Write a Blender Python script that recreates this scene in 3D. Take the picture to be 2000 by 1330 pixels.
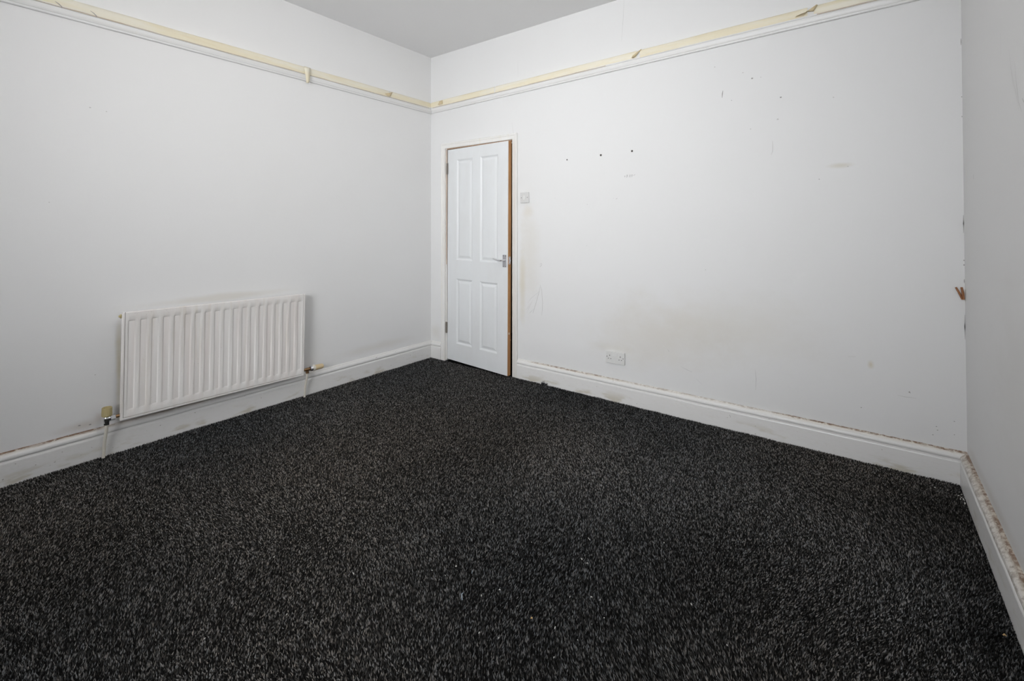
import bpy, bmesh, math, random
import numpy as np
from mathutils import Vector, Matrix

scene = bpy.context.scene
for o in list(bpy.data.objects):
    bpy.data.objects.remove(o, do_unlink=True)

# ------------------------------------------------------------------ camera, world, light, exposure
CAM_H = 1.255
cam_data = bpy.data.cameras.new('camera')
cam = bpy.data.objects.new('camera', cam_data)
scene.collection.objects.link(cam)
cam.location = (0, 0, CAM_H)
YAW = math.atan2(0.6, 0.8)
cam.rotation_euler = (math.pi / 2, 0, YAW)
cam_data.sensor_width = 36.0
cam_data.lens = 36.0 * 913.0 / 2000.0
cam_data.shift_y = -(665 - 443) / 2000.0
cam_data.clip_start = 0.02
scene.camera = cam

world = bpy.data.worlds.new('world')
scene.world = world
world.use_nodes = True
world.node_tree.nodes['Background'].inputs[0].default_value = (0.80, 0.88, 1.0, 1)
world.node_tree.nodes['Background'].inputs[1].default_value = 1.0

# room: corner between left and back wall at (XL, YB), floor level 0
XL, YB, XR, YR, ZC = -3.358, 3.165, 0.411, -2.1, 2.897
LEAN = 0.0100                     # the right wall leans in a little towards the ceiling

# daylight through the window in the rear wall (behind the camera)
WX0, WX1, WZ0, WZ1 = -1.75, 0.20, 0.95, 2.60
ld = bpy.data.lights.new('window_daylight', 'AREA')
ld.shape = 'RECTANGLE'
ld.size = WX1 - WX0 - 0.1
ld.size_y = WZ1 - WZ0 - 0.1
ld.energy = 42.0
ld.color = (0.98, 0.99, 1.0)
ld.spread = math.radians(78)
lo = bpy.data.objects.new('window_daylight', ld)
scene.collection.objects.link(lo)
lo.location = ((WX0 + WX1) / 2, YR + 0.02, (WZ0 + WZ1) / 2)
lo.rotation_euler = (math.radians(88.5), 0, math.radians(18.5))

BULB = 320.0                       # brightness of the bare bulb in the pendant lamp

vs = scene.view_settings
vs.view_transform = 'Standard'
vs.look = 'None'
vs.gamma = 1.0
vs.use_curve_mapping = False
vs.exposure = 0.06

# ------------------------------------------------------------------ helpers
COL = scene.collection
rng = random.Random(7)


def cam_ray(px, py):
    a = (px - 1000.0) / 913.0
    return Vector((a * 0.8 - 0.6, a * 0.6 + 0.8, -(py - 443.0) / 913.0))


def on_back(px, py, y=YB):
    r = cam_ray(px, py)
    t = y / r.y
    return Vector((r.x * t, y, CAM_H + r.z * t))


def on_left(px, py, x=XL):
    r = cam_ray(px, py)
    t = x / r.x
    return Vector((x, r.y * t, CAM_H + r.z * t))


def on_right(px, py, x=XR - 0.012):
    r = cam_ray(px, py)
    t = x / r.x
    return Vector((x, r.y * t, CAM_H + r.z * t))


def on_floor(px, py, z=0.0):
    r = cam_ray(px, py)
    t = (z - CAM_H) / r.z
    return Vector((r.x * t, r.y * t, z))


def obj(name, bm, mat, parent=None, smooth=False):
    me = bpy.data.meshes.new(name)
    bmesh.ops.recalc_face_normals(bm, faces=bm.faces[:])
    if smooth:
        for f in bm.faces:
            f.smooth = True
    bm.to_mesh(me)
    bm.free()
    o = bpy.data.objects.new(name, me)
    COL.objects.link(o)
    if mat:
        me.materials.append(mat)
    if parent:
        o.parent = parent
    if smooth == 'auto':
        me.set_sharp_from_angle(angle=math.radians(35))
    return o


def empty(name, loc=(0, 0, 0), parent=None):
    o = bpy.data.objects.new(name, None)
    COL.objects.link(o)
    o.location = loc
    o.empty_display_size = 0.05
    if parent:
        o.parent = parent
    return o


def tag(o, label, cat=None, group=None, kind=None):
    o['label'] = label
    if cat:
        o['category'] = cat
    if group:
        o['group'] = group
    if kind:
        o['kind'] = kind
    return o


def add_box(bm, lo_, hi, bevel=0.0, seg=2):
    r = bmesh.ops.create_cube(bm, size=1.0)
    vsn = r['verts']
    for v in vsn:
        v.co = Vector([lo_[i] + (v.co[i] + 0.5) * (hi[i] - lo_[i]) for i in range(3)])
    if bevel:
        es = list({e for v in vsn for e in v.link_edges})
        bmesh.ops.bevel(bm, geom=es, offset=bevel, segments=seg, affect='EDGES', profile=0.5)
    return bm


def box(lo_, hi, bevel=0.0, seg=2):
    return add_box(bmesh.new(), lo_, hi, bevel, seg)


def add_tube(bm, pts, r, n=14, cap=True):
    pts = [Vector(p) for p in pts]
    rad = r if isinstance(r, (list, tuple)) else [r] * len(pts)
    rings = []
    prev = None
    for i, p in enumerate(pts):
        if i == 0:
            d = pts[1] - pts[0]
        elif i == len(pts) - 1:
            d = pts[-1] - pts[-2]
        else:
            d = (pts[i + 1] - pts[i]).normalized() + (pts[i] - pts[i - 1]).normalized()
        if d.length < 1e-9:
            d = prev[2]
        d.normalize()
        if prev is None:
            u = d.orthogonal().normalized()
        else:
            u = (prev[0] - d * prev[0].dot(d)).normalized()
        w = d.cross(u)
        prev = (u, w, d)
        rings.append([bm.verts.new(p + (u * math.cos(a) + w * math.sin(a)) * rad[i])
                      for a in [2 * math.pi * k / n for k in range(n)]])
    for a, b in zip(rings, rings[1:]):
        for k in range(n):
            bm.faces.new((a[k], a[(k + 1) % n], b[(k + 1) % n], b[k]))
    if cap:
        bm.faces.new(rings[0][::-1])
        bm.faces.new(rings[-1])
    return bm


def lathe(prof, axis, origin, n=20):
    """prof: list of (radius, distance along axis)."""
    axis = Vector(axis).normalized()
    o = Vector(origin)
    u = axis.orthogonal().normalized()
    w = axis.cross(u)
    bm = bmesh.new()
    rings = []
    for r, h in prof:
        if r < 1e-6:
            rings.append([bm.verts.new(o + axis * h)])
        else:
            rings.append([bm.verts.new(o + axis * h + (u * math.cos(2 * math.pi * k / n) + w * math.sin(2 * math.pi * k / n)) * r) for k in range(n)])
    for a, b in zip(rings, rings[1:]):
        for k in range(n):
            k2 = (k + 1) % n
            if len(a) == 1 and len(b) == 1:
                continue
            if len(a) == 1:
                bm.faces.new((a[0], b[k], b[k2]))
            elif len(b) == 1:
                bm.faces.new((a[k], a[k2], b[0]))
            else:
                bm.faces.new((a[k], a[k2], b[k2], b[k]))
    return bm


def sweep(prof, a, b, out, jitter=0.0, step=0.08, za=0.0, zb=0.0):
    """Extrude a closed (d, z) profile from a to b along a wall; out = unit vector away from the wall."""
    a, b, out = Vector(a), Vector(b), Vector(out)
    n = max(1, int((b - a).length / step))
    bm = bmesh.new()
    rings = []
    jr = random.Random(3)
    for i in range(n + 1):
        t = i / n
        p = a.lerp(b, t)
        dz = za + (zb - za) * t
        jd = jr.uniform(-jitter, jitter)
        jz = jr.uniform(-jitter, jitter)
        rings.append([bm.verts.new(p + out * (d + (jd if d > 0.004 else 0)) + Vector((0, 0, z + dz + jz * (1 if z > 0.02 else 0))))
                      for d, z in prof])
    m = len(prof)
    for r0, r1 in zip(rings, rings[1:]):
        for k in range(m):
            bm.faces.new((r0[k], r0[(k + 1) % m], r1[(k + 1) % m], r1[k]))
    bm.faces.new(rings[0])
    bm.faces.new(rings[-1][::-1])
    return bm


def ribbon(pts, width, normal, lift=0.0006):
    """thin line drawn on a surface"""
    nrm = Vector(normal)
    pts = [Vector(p) for p in pts]
    bm = bmesh.new()
    prev = None
    for i, p in enumerate(pts):
        d = (pts[min(i + 1, len(pts) - 1)] - pts[max(i - 1, 0)]).normalized()
        s = d.cross(nrm).normalized() * width / 2
        if i in (0, len(pts) - 1):
            s *= 0.4
        q = p + nrm * lift
        cur = (bm.verts.new(q - s), bm.verts.new(q + s))
        if prev:
            bm.faces.new((prev[0], cur[0], cur[1], prev[1]))
        prev = cur
    return bm


def blob(center, ra, rb, ax, ay, n=10, lift=0.0005, seed=1):
    r = random.Random(seed)
    ax, ay = Vector(ax), Vector(ay)
    nrm = ax.cross(ay)
    bm = bmesh.new()
    vs_ = [bm.verts.new(Vector(center) + nrm * lift + ax * math.cos(t) * ra * r.uniform(.75, 1.15) + ay * math.sin(t) * rb * r.uniform(.75, 1.15))
           for t in [2 * math.pi * k / n for k in range(n)]]
    bm.faces.new(vs_)
    return bm


# ------------------------------------------------------------------ materials
class NT:
    def __init__(self, name):
        self.m = bpy.data.materials.new(name)
        self.m.use_nodes = True
        self.t = self.m.node_tree
        self.b = self.t.nodes['Principled BSDF']

    def n(self, kind, **kw):
        x = self.t.nodes.new(kind)
        for k, v in kw.items():
            setattr(x, k, v)
        return x

    def link(self, a, b):
        self.t.links.new(a, b)

    def val(self, sock, v):
        if hasattr(v, 'is_linked') or hasattr(v, 'node'):
            self.link(v, sock)
        else:
            sock.default_value = v

    def math(self, op, a, b=None, c=None, clamp=False):
        x = self.n('ShaderNodeMath', operation=op, use_clamp=clamp)
        self.val(x.inputs[0], a)
        if b is not None:
            self.val(x.inputs[1], b)
        if c is not None:
            self.val(x.inputs[2], c)
        return x.outputs[0]

    def ramp(self, v, lo_, hi):
        x = self.n('ShaderNodeMapRange', interpolation_type='SMOOTHSTEP')
        self.val(x.inputs[0], v)
        x.inputs[1].default_value = lo_
        x.inputs[2].default_value = hi
        return x.outputs[0]

    def noise(self, scale, detail=4, rough=0.55, vec=None):
        x = self.n('ShaderNodeTexNoise')
        x.inputs['Scale'].default_value = scale
        x.inputs['Detail'].default_value = detail
        x.inputs['Roughness'].default_value = rough
        if vec is not None:
            self.link(vec, x.inputs['Vector'])
        return x.outputs['Fac']

    def coords(self):
        if not hasattr(self, '_co'):
            self._co = self.n('ShaderNodeTexCoord').outputs['Object']
            s = self.n('ShaderNodeSeparateXYZ')
            self.link(self._co, s.inputs[0])
            self._xyz = s.outputs
        return self._co, self._xyz

    def scaled(self, sx, sy, sz):
        x = self.n('ShaderNodeMapping')
        self.link(self.coords()[0], x.inputs[0])
        x.inputs['Scale'].default_value = (sx, sy, sz)
        return x.outputs[0]

    def mix(self, fac, a, b):
        x = self.n('ShaderNodeMix', data_type='RGBA')
        self.val(x.inputs[0], fac)
        for s, v in ((x.inputs[6], a), (x.inputs[7], b)):
            if isinstance(v, tuple):
                s.default_value = (*v, 1)
            else:
                self.link(v, s)
        return x.outputs[2]

    def bump(self, h, strength=0.2, dist=0.002):
        x = self.n('ShaderNodeBump')
        x.inputs['Strength'].default_value = strength
        x.inputs['Distance'].default_value = dist
        self.link(h, x.inputs['Height'])
        self.link(x.outputs[0], self.b.inputs['Normal'])

    def out(self, col, rough=0.6, metal=0.0, spec=0.5):
        self.val(self.b.inputs['Base Color'], (*col, 1) if isinstance(col, tuple) else col)
        self.val(self.b.inputs['Roughness'], rough)
        self.b.inputs['Metallic'].default_value = metal
        self.b.inputs['Specular IOR Level'].default_value = spec
        return self.m


WHITE = (0.806, 0.806, 0.806)
CREAMW = (0.76, 0.735, 0.66)


def wall_mat(name, axis, stains, base=WHITE):
    """axis: 0 when the wall runs along X, 1 along Y. stains: (u, z, ru, rz, colour, strength)"""
    k = NT(name)
    co, xyz = k.coords()
    u, z = xyz[axis], xyz[2]
    n1 = k.noise(2.2, 5, 0.6)
    n2 = k.noise(14, 5, 0.65)
    col = k.mix(k.math('MULTIPLY', k.ramp(n1, 0.42, 0.72), 0.16), base, (0.74, 0.735, 0.715))
    warp = k.math('MULTIPLY_ADD', n2, 1.3, -0.65)
    for (cu, cz, ru, rz, c, s) in stains:
        a = k.math('DIVIDE', k.math('SUBTRACT', u, cu), ru)
        b = k.math('DIVIDE', k.math('SUBTRACT', z, cz), rz)
        d = k.math('SQRT', k.math('ADD', k.math('MULTIPLY', a, a), k.math('MULTIPLY', b, b)))
        d = k.math('ADD', d, warp)
        f = k.math('SUBTRACT', 1.0, k.ramp(d, 0.0, 1.1))
        f = k.math('MULTIPLY', f, s)
        col = k.mix(f, col, c)
    # fine scuffs
    n3 = k.noise(1.0, 8, 0.75, k.scaled(40, 40, 26))
    col = k.mix(k.math('MULTIPLY', k.ramp(n3, 0.66, 0.80), 0.16), col, (0.60, 0.585, 0.55))
    h = k.math('ADD', k.math('MULTIPLY', k.noise(7, 3), 1.0), k.math('MULTIPLY', k.noise(160, 3), 0.06))
    k.bump(h, 0.22, 0.006)
    return k.out(col, 0.55, 0, 0.35)


YEL = (0.63, 0.57, 0.43)
GRY = (0.56, 0.545, 0.51)
M = {}
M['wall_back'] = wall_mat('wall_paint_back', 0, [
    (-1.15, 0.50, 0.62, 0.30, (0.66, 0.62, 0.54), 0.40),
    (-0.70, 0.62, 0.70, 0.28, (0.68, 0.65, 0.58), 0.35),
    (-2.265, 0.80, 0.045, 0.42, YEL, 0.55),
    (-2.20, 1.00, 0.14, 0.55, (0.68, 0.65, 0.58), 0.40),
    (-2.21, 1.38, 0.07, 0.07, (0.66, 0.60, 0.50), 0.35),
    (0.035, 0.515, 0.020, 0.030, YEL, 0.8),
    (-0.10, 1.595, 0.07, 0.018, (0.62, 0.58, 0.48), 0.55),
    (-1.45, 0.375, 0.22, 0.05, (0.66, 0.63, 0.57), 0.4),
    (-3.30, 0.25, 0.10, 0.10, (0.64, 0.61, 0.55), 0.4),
], base=(0.780, 0.782, 0.785))  # white toned down in the colour to offset the stronger light here
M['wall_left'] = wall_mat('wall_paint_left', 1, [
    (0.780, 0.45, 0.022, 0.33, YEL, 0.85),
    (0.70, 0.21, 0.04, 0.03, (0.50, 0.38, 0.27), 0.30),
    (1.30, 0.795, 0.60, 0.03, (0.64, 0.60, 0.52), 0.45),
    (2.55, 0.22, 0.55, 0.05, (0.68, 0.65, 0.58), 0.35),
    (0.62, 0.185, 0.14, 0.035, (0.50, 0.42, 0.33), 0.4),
], base=(0.828, 0.828, 0.828))  # same white, lightened in the colour to make up for weaker light
M['wall_right'] = wall_mat('wall_paint_right', 1, [
    (2.2, 0.7, 0.6, 0.5, GRY, 0.25), (2.6, 0.18, 0.6, 0.05, (0.5, 0.46, 0.4), 0.4)], base=(0.77, 0.77, 0.77))
M['wall_plain'] = wall_mat('wall_paint_plain', 0, [])


def ceiling_mat():
    k = NT('ceiling_paint')
    k.coords()
    col = k.mix(k.math('MULTIPLY', k.ramp(k.noise(1.5, 4), 0.4, 0.7), 0.2), (0.88, 0.88, 0.885), (0.855, 0.855, 0.85))
    k.bump(k.noise(120, 4), 0.12, 0.003)
    return k.out(col, 0.8, 0, 0.2)


M['ceiling'] = ceiling_mat()


def base_mat(name, axis, worn, top=0.128, lip=0.107, amount=1.0, dirty_top=False, crack=(0.40, 0.56)):
    """gloss-painted skirting: cracked brown paint along the top edge where worn, scuffs near the carpet.
    worn: list of (centre, half length, strength) along the board"""
    k = NT(name)
    co, xyz = k.coords()
    u, z = xyz[axis], xyz[2]
    sc = (9, 9, 60) if True else None
    n = k.noise(1.0, 7, 0.7, k.scaled(*sc))
    nf = k.noise(1.0, 6, 0.7, k.scaled(45, 45, 90))
    base = (0.80, 0.795, 0.785)
    col = k.mix(k.math('MULTIPLY', k.ramp(nf, 0.5, 0.75), 0.25), base, (0.68, 0.66, 0.61))
    w = None
    for (c, hl, s) in worn:
        a = k.math('ABSOLUTE', k.math('DIVIDE', k.math('SUBTRACT', u, c), hl))
        f = k.math('MULTIPLY', k.math('SUBTRACT', 1.0, k.ramp(a, 0.6, 1.0)), s)
        w = f if w is None else k.math('MAXIMUM', w, f)
    # worn brown crack on the very top
    tz = k.ramp(k.math('ADD', z, k.math('MULTIPLY_ADD', n, 0.030, -0.015)), top + 0.014, top + 0.024)
    f = k.math('MULTIPLY', k.math('MULTIPLY', tz, k.ramp(nf, crack[0], crack[1])), w)
    if dirty_top:
        t2 = k.ramp(z, 0.108, 0.120)
        m1 = k.ramp(k.noise(1.0, 8, 0.75, k.scaled(28, 28, 28)), 0.44, 0.58)
        m2 = k.ramp(k.noise(1.0, 8, 0.75, k.scaled(70, 70, 70)), 0.50, 0.64)
        col = k.mix(k.math('MULTIPLY', t2, 0.45), col, (0.55, 0.50, 0.43))
        col = k.mix(k.math('MULTIPLY', k.math('MULTIPLY', t2, m1), 0.65), col, (0.22, 0.17, 0.135))
        col = k.mix(k.math('MULTIPLY', k.math('MULTIPLY', t2, m2), 0.5), col, (0.78, 0.76, 0.72))
    # yellow tinge round the crack
    ty = k.math('MULTIPLY', k.ramp(z, top + 0.004, top + 0.024), k.math('MULTIPLY_ADD', w, 0.55, 0.10))
    col = k.mix(k.math('MULTIPLY', ty, 0.8), col, (0.62, 0.53, 0.40))
    col = k.mix(k.math('MULTIPLY', f, amount), col, (0.17, 0.085, 0.04))
    # dirt scuffs low down
    lowz = k.math('SUBTRACT', 1.0, k.ramp(z, 0.0, 0.085))
    nl = k.noise(1.0, 4, 0.6, k.scaled(4.5, 4.5, 16))
    col = k.mix(k.math('MULTIPLY', k.math('MULTIPLY', lowz, k.ramp(nl, 0.52, 0.66)), 0.75), col, (0.56, 0.52, 0.42))
    # dark chips
    ch = k.ramp(k.noise(1.0, 2, 0.5, k.scaled(55, 55, 70)), 0.735, 0.76)
    col = k.mix(k.math('MULTIPLY', ch, 0.7), col, (0.2, 0.17, 0.14))
    k.bump(k.noise(1.0, 4, 0.6, k.scaled(20, 20, 60)), 0.25, 0.004)
    return k.out(col, 0.34, 0, 0.5)


M['base_left'] = base_mat('skirting_gloss_left', 1, [(0.35, 0.48, 1.0), (0.95, 0.4, 0.5)], crack=(0.33, 0.48))
M['base_back'] = base_mat('skirting_gloss_back', 0, [(0.02, 0.55, 1.0), (-1.75, 0.50, 0.75), (-0.9, 0.6, 0.45)])
M['base_right'] = base_mat('skirting_gloss_right', 1, [(2.3, 1.4, 0.9)], dirty_top=True)


def simple(name, col, rough=0.5, metal=0.0, spec=0.5, var=None, nscale=30, bump=0.0):
    k = NT(name)
    k.coords()
    c = col
    if var:
        c = k.mix(k.ramp(k.noise(nscale, 5, 0.65), 0.38, 0.66), col, var)
    if bump:
        k.bump(k.noise(nscale * 2, 4), bump, 0.002)
    return k.out(c, rough, metal, spec)


def streaked(name, a, b, c, rough, sx, sy, sz, s1=0.6, s2=0.5):
    k = NT(name)
    v = k.scaled(sx, sy, sz)
    col = k.mix(k.math('MULTIPLY', k.ramp(k.noise(1.0, 5, 0.6, v), 0.40, 0.65), s1), a, b)
    v2 = k.scaled(sx * 1.7, sy * 1.7, sz * 2.3)
    col = k.mix(k.math('MULTIPLY', k.ramp(k.noise(1.0, 6, 0.7, v2), 0.52, 0.70), s2), col, c)
    sp = k.ramp(k.noise(120, 2, 0.5), 0.73, 0.76)
    col = k.mix(k.math('MULTIPLY', sp, 0.5), col, (0.3, 0.24, 0.18))
    return k.out(col, rough, 0, 0.5)


M['radiator'] = streaked('radiator_enamel', (0.86, 0.84, 0.82), (0.80, 0.745, 0.715), (0.74, 0.68, 0.58), 0.36, 10, 17, 0.9, 0.6, 0.35)
M['rail'] = simple('rail_white_gloss', (0.80, 0.80, 0.80), 0.4, var=(0.77, 0.765, 0.75), nscale=8)
M['raw_edge'] = simple('rail_brown_edge', (0.45, 0.33, 0.22), 0.7, var=(0.70, 0.64, 0.52), nscale=14)
M['tape'] = streaked('masking_tape_cream', (0.82, 0.75, 0.57), (0.84, 0.81, 0.71), (0.72, 0.62, 0.42), 0.6, 2.2, 2.2, 16, 0.8, 0.30)
M['tape_fold'] = simple('masking_tape_fold', (0.62, 0.50, 0.30), 0.65, var=(0.74, 0.63, 0.42), nscale=40)
M['door'] = simple('door_white_paint', (0.765, 0.785, 0.80), 0.42, var=(0.745, 0.76, 0.77), nscale=4, bump=0.04)
M['frame'] = streaked('door_frame_gloss', (0.81, 0.805, 0.785), (0.78, 0.765, 0.73), (0.70, 0.63, 0.50), 0.4, 22, 22, 2.0, 0.5, 0.3)


def wood_mat(name, a, b):
    k = NT(name)
    v = k.scaled(60, 60, 3)
    col = k.mix(k.ramp(k.noise(1.0, 6, 0.65, v), 0.35, 0.68), a, b)
    k.bump(k.noise(1.0, 5, 0.6, v), 0.2, 0.002)
    return k.out(col, 0.6)


M['wood'] = wood_mat('door_edge_timber', (0.46, 0.235, 0.085), (0.31, 0.14, 0.05))
M['jamb_wood'] = wood_mat('jamb_timber', (0.36, 0.21, 0.13), (0.58, 0.42, 0.30))
M['chrome'] = simple('chrome', (0.78, 0.78, 0.80), 0.12, 1.0)
M['chrome_dull'] = simple('chrome_brushed', (0.60, 0.60, 0.63), 0.32, 1.0)
M['hinge'] = simple('hinge_steel_worn', (0.10, 0.085, 0.075), 0.5, 0.0, var=(0.42, 0.38, 0.33), nscale=70)
M['brass'] = simple('brass_tail_worn', (0.42, 0.27, 0.14), 0.35, 0.9, var=(0.20, 0.10, 0.05), nscale=60)
M['dark'] = simple('dark_hole', (0.02, 0.018, 0.016), 0.8)
M['plastic'] = simple('plate_plastic_white', (0.75, 0.75, 0.74), 0.3, var=(0.73, 0.73, 0.715), nscale=12)
M['plastic_grey'] = simple('plate_plastic_greyed', (0.66, 0.66, 0.655), 0.35, var=(0.64, 0.635, 0.625), nscale=12)
M['cap_cream'] = simple('valve_cap_cream_plastic', (0.72, 0.58, 0.36), 0.45, var=(0.60, 0.46, 0.26), nscale=50)
M['cap_olive'] = simple('valve_cap_aged_plastic', (0.52, 0.44, 0.23), 0.5, var=(0.42, 0.34, 0.17), nscale=50)
M['pipe'] = simple('pipe_white_paint', (0.76, 0.74, 0.69), 0.4, var=(0.68, 0.62, 0.50), nscale=22)
M['pencil'] = simple('pencil_grey', (0.50, 0.49, 0.48), 0.8)
M['mark'] = simple('mark_grey', (0.36, 0.35, 0.34), 0.8)
M['faint'] = simple('mark_faint', (0.58, 0.575, 0.565), 0.8)
M['sliver'] = wood_mat('bare_wood_brown', (0.42, 0.19, 0.085), (0.26, 0.11, 0.05))
M['lint'] = simple('lint_white', (0.75, 0.74, 0.70), 0.9)
M['thread_blue'] = simple('thread_pale_blue', (0.42, 0.50, 0.58), 0.9)
M['crumb'] = simple('crumb_tan', (0.62, 0.42, 0.20), 0.8)
M['fuzz'] = simple('carpet_fuzz_black', (0.012, 0.012, 0.014), 0.9)
M['carpet_back'] = simple('carpet_backing', (0.010, 0.010, 0.010), 1.0, spec=0.1)


def glass_mat():
    k = NT('window_glass')
    k.b.inputs['Transmission Weight'].default_value = 1.0
    return k.out((1.0, 1.0, 1.0), 0.02)


M['glass'] = glass_mat()


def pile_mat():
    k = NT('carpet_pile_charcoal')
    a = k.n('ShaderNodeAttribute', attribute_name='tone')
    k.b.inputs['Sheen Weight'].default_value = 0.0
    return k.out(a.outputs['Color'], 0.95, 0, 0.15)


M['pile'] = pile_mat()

# ------------------------------------------------------------------ the setting
T = 0.14
fl = obj('floor', box((XL - T, YR - T, -0.16), (XR + T, YB + 1.6, -0.012)), M['carpet_back'])
tag(fl, 'charcoal black fitted carpet over the whole room floor', kind='structure')
ce = obj('ceiling', box((XL - T, YR - T, ZC), (XR + T, YB + 1.6, ZC + 0.12)), M['ceiling'])
tag(ce, 'plain matt white ceiling above the picture rail', kind='structure')
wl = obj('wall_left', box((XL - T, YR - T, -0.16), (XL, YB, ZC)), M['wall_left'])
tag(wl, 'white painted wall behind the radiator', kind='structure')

# right wall, leaning
bm = box((XR, YR - T, -0.16), (XR + T, YB, ZC))
for v in bm.verts:
    v.co.x -= LEAN * v.co.z
wr = obj('wall_right', bm, M['wall_right'])
tag(wr, 'greyer white wall meeting the back wall at the brown wood slivers', kind='structure')

# back wall with the doorway
OX0, OX1, OZ = -3.160, -2.352, 1.998
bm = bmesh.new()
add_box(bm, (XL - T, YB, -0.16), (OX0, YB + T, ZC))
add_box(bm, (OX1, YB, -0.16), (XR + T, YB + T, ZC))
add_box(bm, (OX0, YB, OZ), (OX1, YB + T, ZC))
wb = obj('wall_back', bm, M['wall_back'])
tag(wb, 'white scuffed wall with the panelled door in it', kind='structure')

# rear wall with the window opening
bm = bmesh.new()
add_box(bm, (XL - T, YR - T, -0.16), (WX0, YR, ZC))
add_box(bm, (WX1, YR - T, -0.16), (XR + T, YR, ZC))
add_box(bm, (WX0, YR - T, -0.16), (WX1, YR, WZ0))
add_box(bm, (WX0, YR - T, WZ1), (WX1, YR, ZC))
wf = obj('wall_rear', bm, M['wall_plain'])
tag(wf, 'white wall with the window opposite the door', kind='structure')

# hall beyond the door
bm = bmesh.new()
add_box(bm, (XL - T, YB + 1.46, -0.16), (XR + T, YB + 1.6, ZC))
add_box(bm, (XL - T, YB + T, -0.16), (XL, YB + 1.46, ZC))
add_box(bm, (XR, YB + T, -0.16), (XR + T, YB + 1.46, ZC))
wh = obj('wall_hall', bm, M['wall_plain'])
tag(wh, 'wall of the unlit hall beyond the door', kind='structure')

# window behind the camera
w1 = empty('window_1', ((WX0 + WX1) / 2, YR - 0.07, WZ0))
tag(w1, 'white framed window in the wall opposite the door', kind='structure')
fy0, fy1 = -0.035, 0.035
hw, hh = (WX1 - WX0) / 2, WZ1 - WZ0
for nm, a, b in (('sill', (-hw, fy0, 0), (hw, fy1, 0.06)), ('head', (-hw, fy0, hh - 0.06), (hw, fy1, hh)),
                 ('side_frame', (-hw, fy0, 0.06), (-hw + 0.06, fy1, hh - 0.06)), ('side_frame', (hw - 0.06, fy0, 0.06), (hw, fy1, hh - 0.06)),
                 ('mullion', (-0.03, fy0, 0.06), (0.03, fy1, hh - 0.06))):
    obj(nm, box(a, b, 0.005), M['rail'], w1)
for s in (0, 1):
    x0 = -hw + 0.06 if s == 0 else 0.03
    obj('pane', box((x0, -0.006, 0.06), (x0 + hw - 0.09, 0.006, hh - 0.06)), M['glass'], w1)

# ------------------------------------------------------------------ skirting boards
PB = [(0, -0.012), (0.022, -0.012), (0.022, 0.100), (0.0205, 0.1045), (0.014, 0.109), (0.0115, 0.112), (0.013, 0.1145), (0.0185, 0.1155),
      (0.0215, 0.1195), (0.0222, 0.126), (0.0205, 0.133), (0.0165, 0.139), (0.0125, 0.1425), (0.0105, 0.147), (0.008, 0.151), (0.0, 0.153)]
J = 0.0007
o = obj('baseboard_left', sweep(PB, (XL, YR, 0), (XL, YB - 0.001, 0), (1, 0, 0), J), M['base_left'])
tag(o, 'white moulded skirting board running under the radiator', kind='structure')
o = obj('baseboard_back', sweep(PB, (-2.309, YB, 0), (XR - 0.001, YB, 0), (0, -1, 0), J), M['base_back'])
tag(o, 'white moulded skirting board under the double socket', kind='structure')
o = obj('baseboard_corner', sweep(PB, (XL + 0.022, YB, 0), (-3.2085, YB, 0), (0, -1, 0), J), M['base_back'])
tag(o, 'short piece of white skirting between the corner and the door frame', kind='structure')
PR = [(d * 1.35, z) for d, z in PB]
o = obj('baseboard_right', sweep(PR, (XR, YR, 0), (XR, YB - 0.023, 0), (-1, 0, 0), J), M['base_right'])
tag(o, 'white skirting board with a dirty flaking brown top', kind='structure')
o = obj('baseboard_rear', sweep(PB, (XL + 0.023, YR, 0), (XR - 0.03, YR, 0), (0, 1, 0), J), M['base_left'])
tag(o, 'white moulded skirting board under the window', kind='structure')

# ------------------------------------------------------------------ picture rails with masking tape along the top
# (d, z) with z measured from the foot of the rail; the upper flat face carries the tape
PRAIL = [(0, 0), (0.013, 0.0), (0.0155, 0.003), (0.0160, 0.008), (0.0135, 0.0095), (0.0135, 0.0115), (0.0165, 0.013), (0.0195, 0.020), (0.0215, 0.028),
         (0.0222, 0.036), (0.0210, 0.041), (0.0200, 0.0425), (0.0240, 0.045), (0.024, 0.090), (0.018, 0.098), (0.0, 0.100)]
ZL0, ZL1 = 2.352, 2.350           # foot of the rail on the left wall, near end to corner
ZB0, ZB1 = 2.352, 2.416           # foot of the rail on the back wall, corner to right wall
tl = obj('trim_1', sweep(PRAIL, (XL, YR, 0), (XL, YB - 0.001, 0), (1, 0, 0), 0.0006, 0.1, ZL0, ZL1), M['rail'])
tag(tl, 'white picture rail on the radiator wall with cream masking tape', kind='structure')
tb = obj('trim_2', sweep(PRAIL, (XL + 0.024, YB, 0), (XR - 0.026, YB, 0), (0, -1, 0), 0.0006, 0.1, ZB0, ZB1), M['rail'])
tag(tb, 'white picture rail above the door with cream masking tape', kind='structure')
bm = sweep(PRAIL, (XR - LEAN * 2.4, YR, 0), (XR - LEAN * 2.4, YB - 0.032, 0), (-1, 0, 0), 0.0006, 0.1, 2.43, 2.416)
o = obj('trim_3', bm, M['rail'])
tag(o, 'white picture rail on the greyer right-hand wall', kind='structure')


def zfoot_left(y):
    return ZL0 + (ZL1 - ZL0) * (y - YR) / (YB - YR)


def zfoot_back(x):
    return ZB0 + (ZB1 - ZB0) * (x - XL) / (XR - XL)


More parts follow.
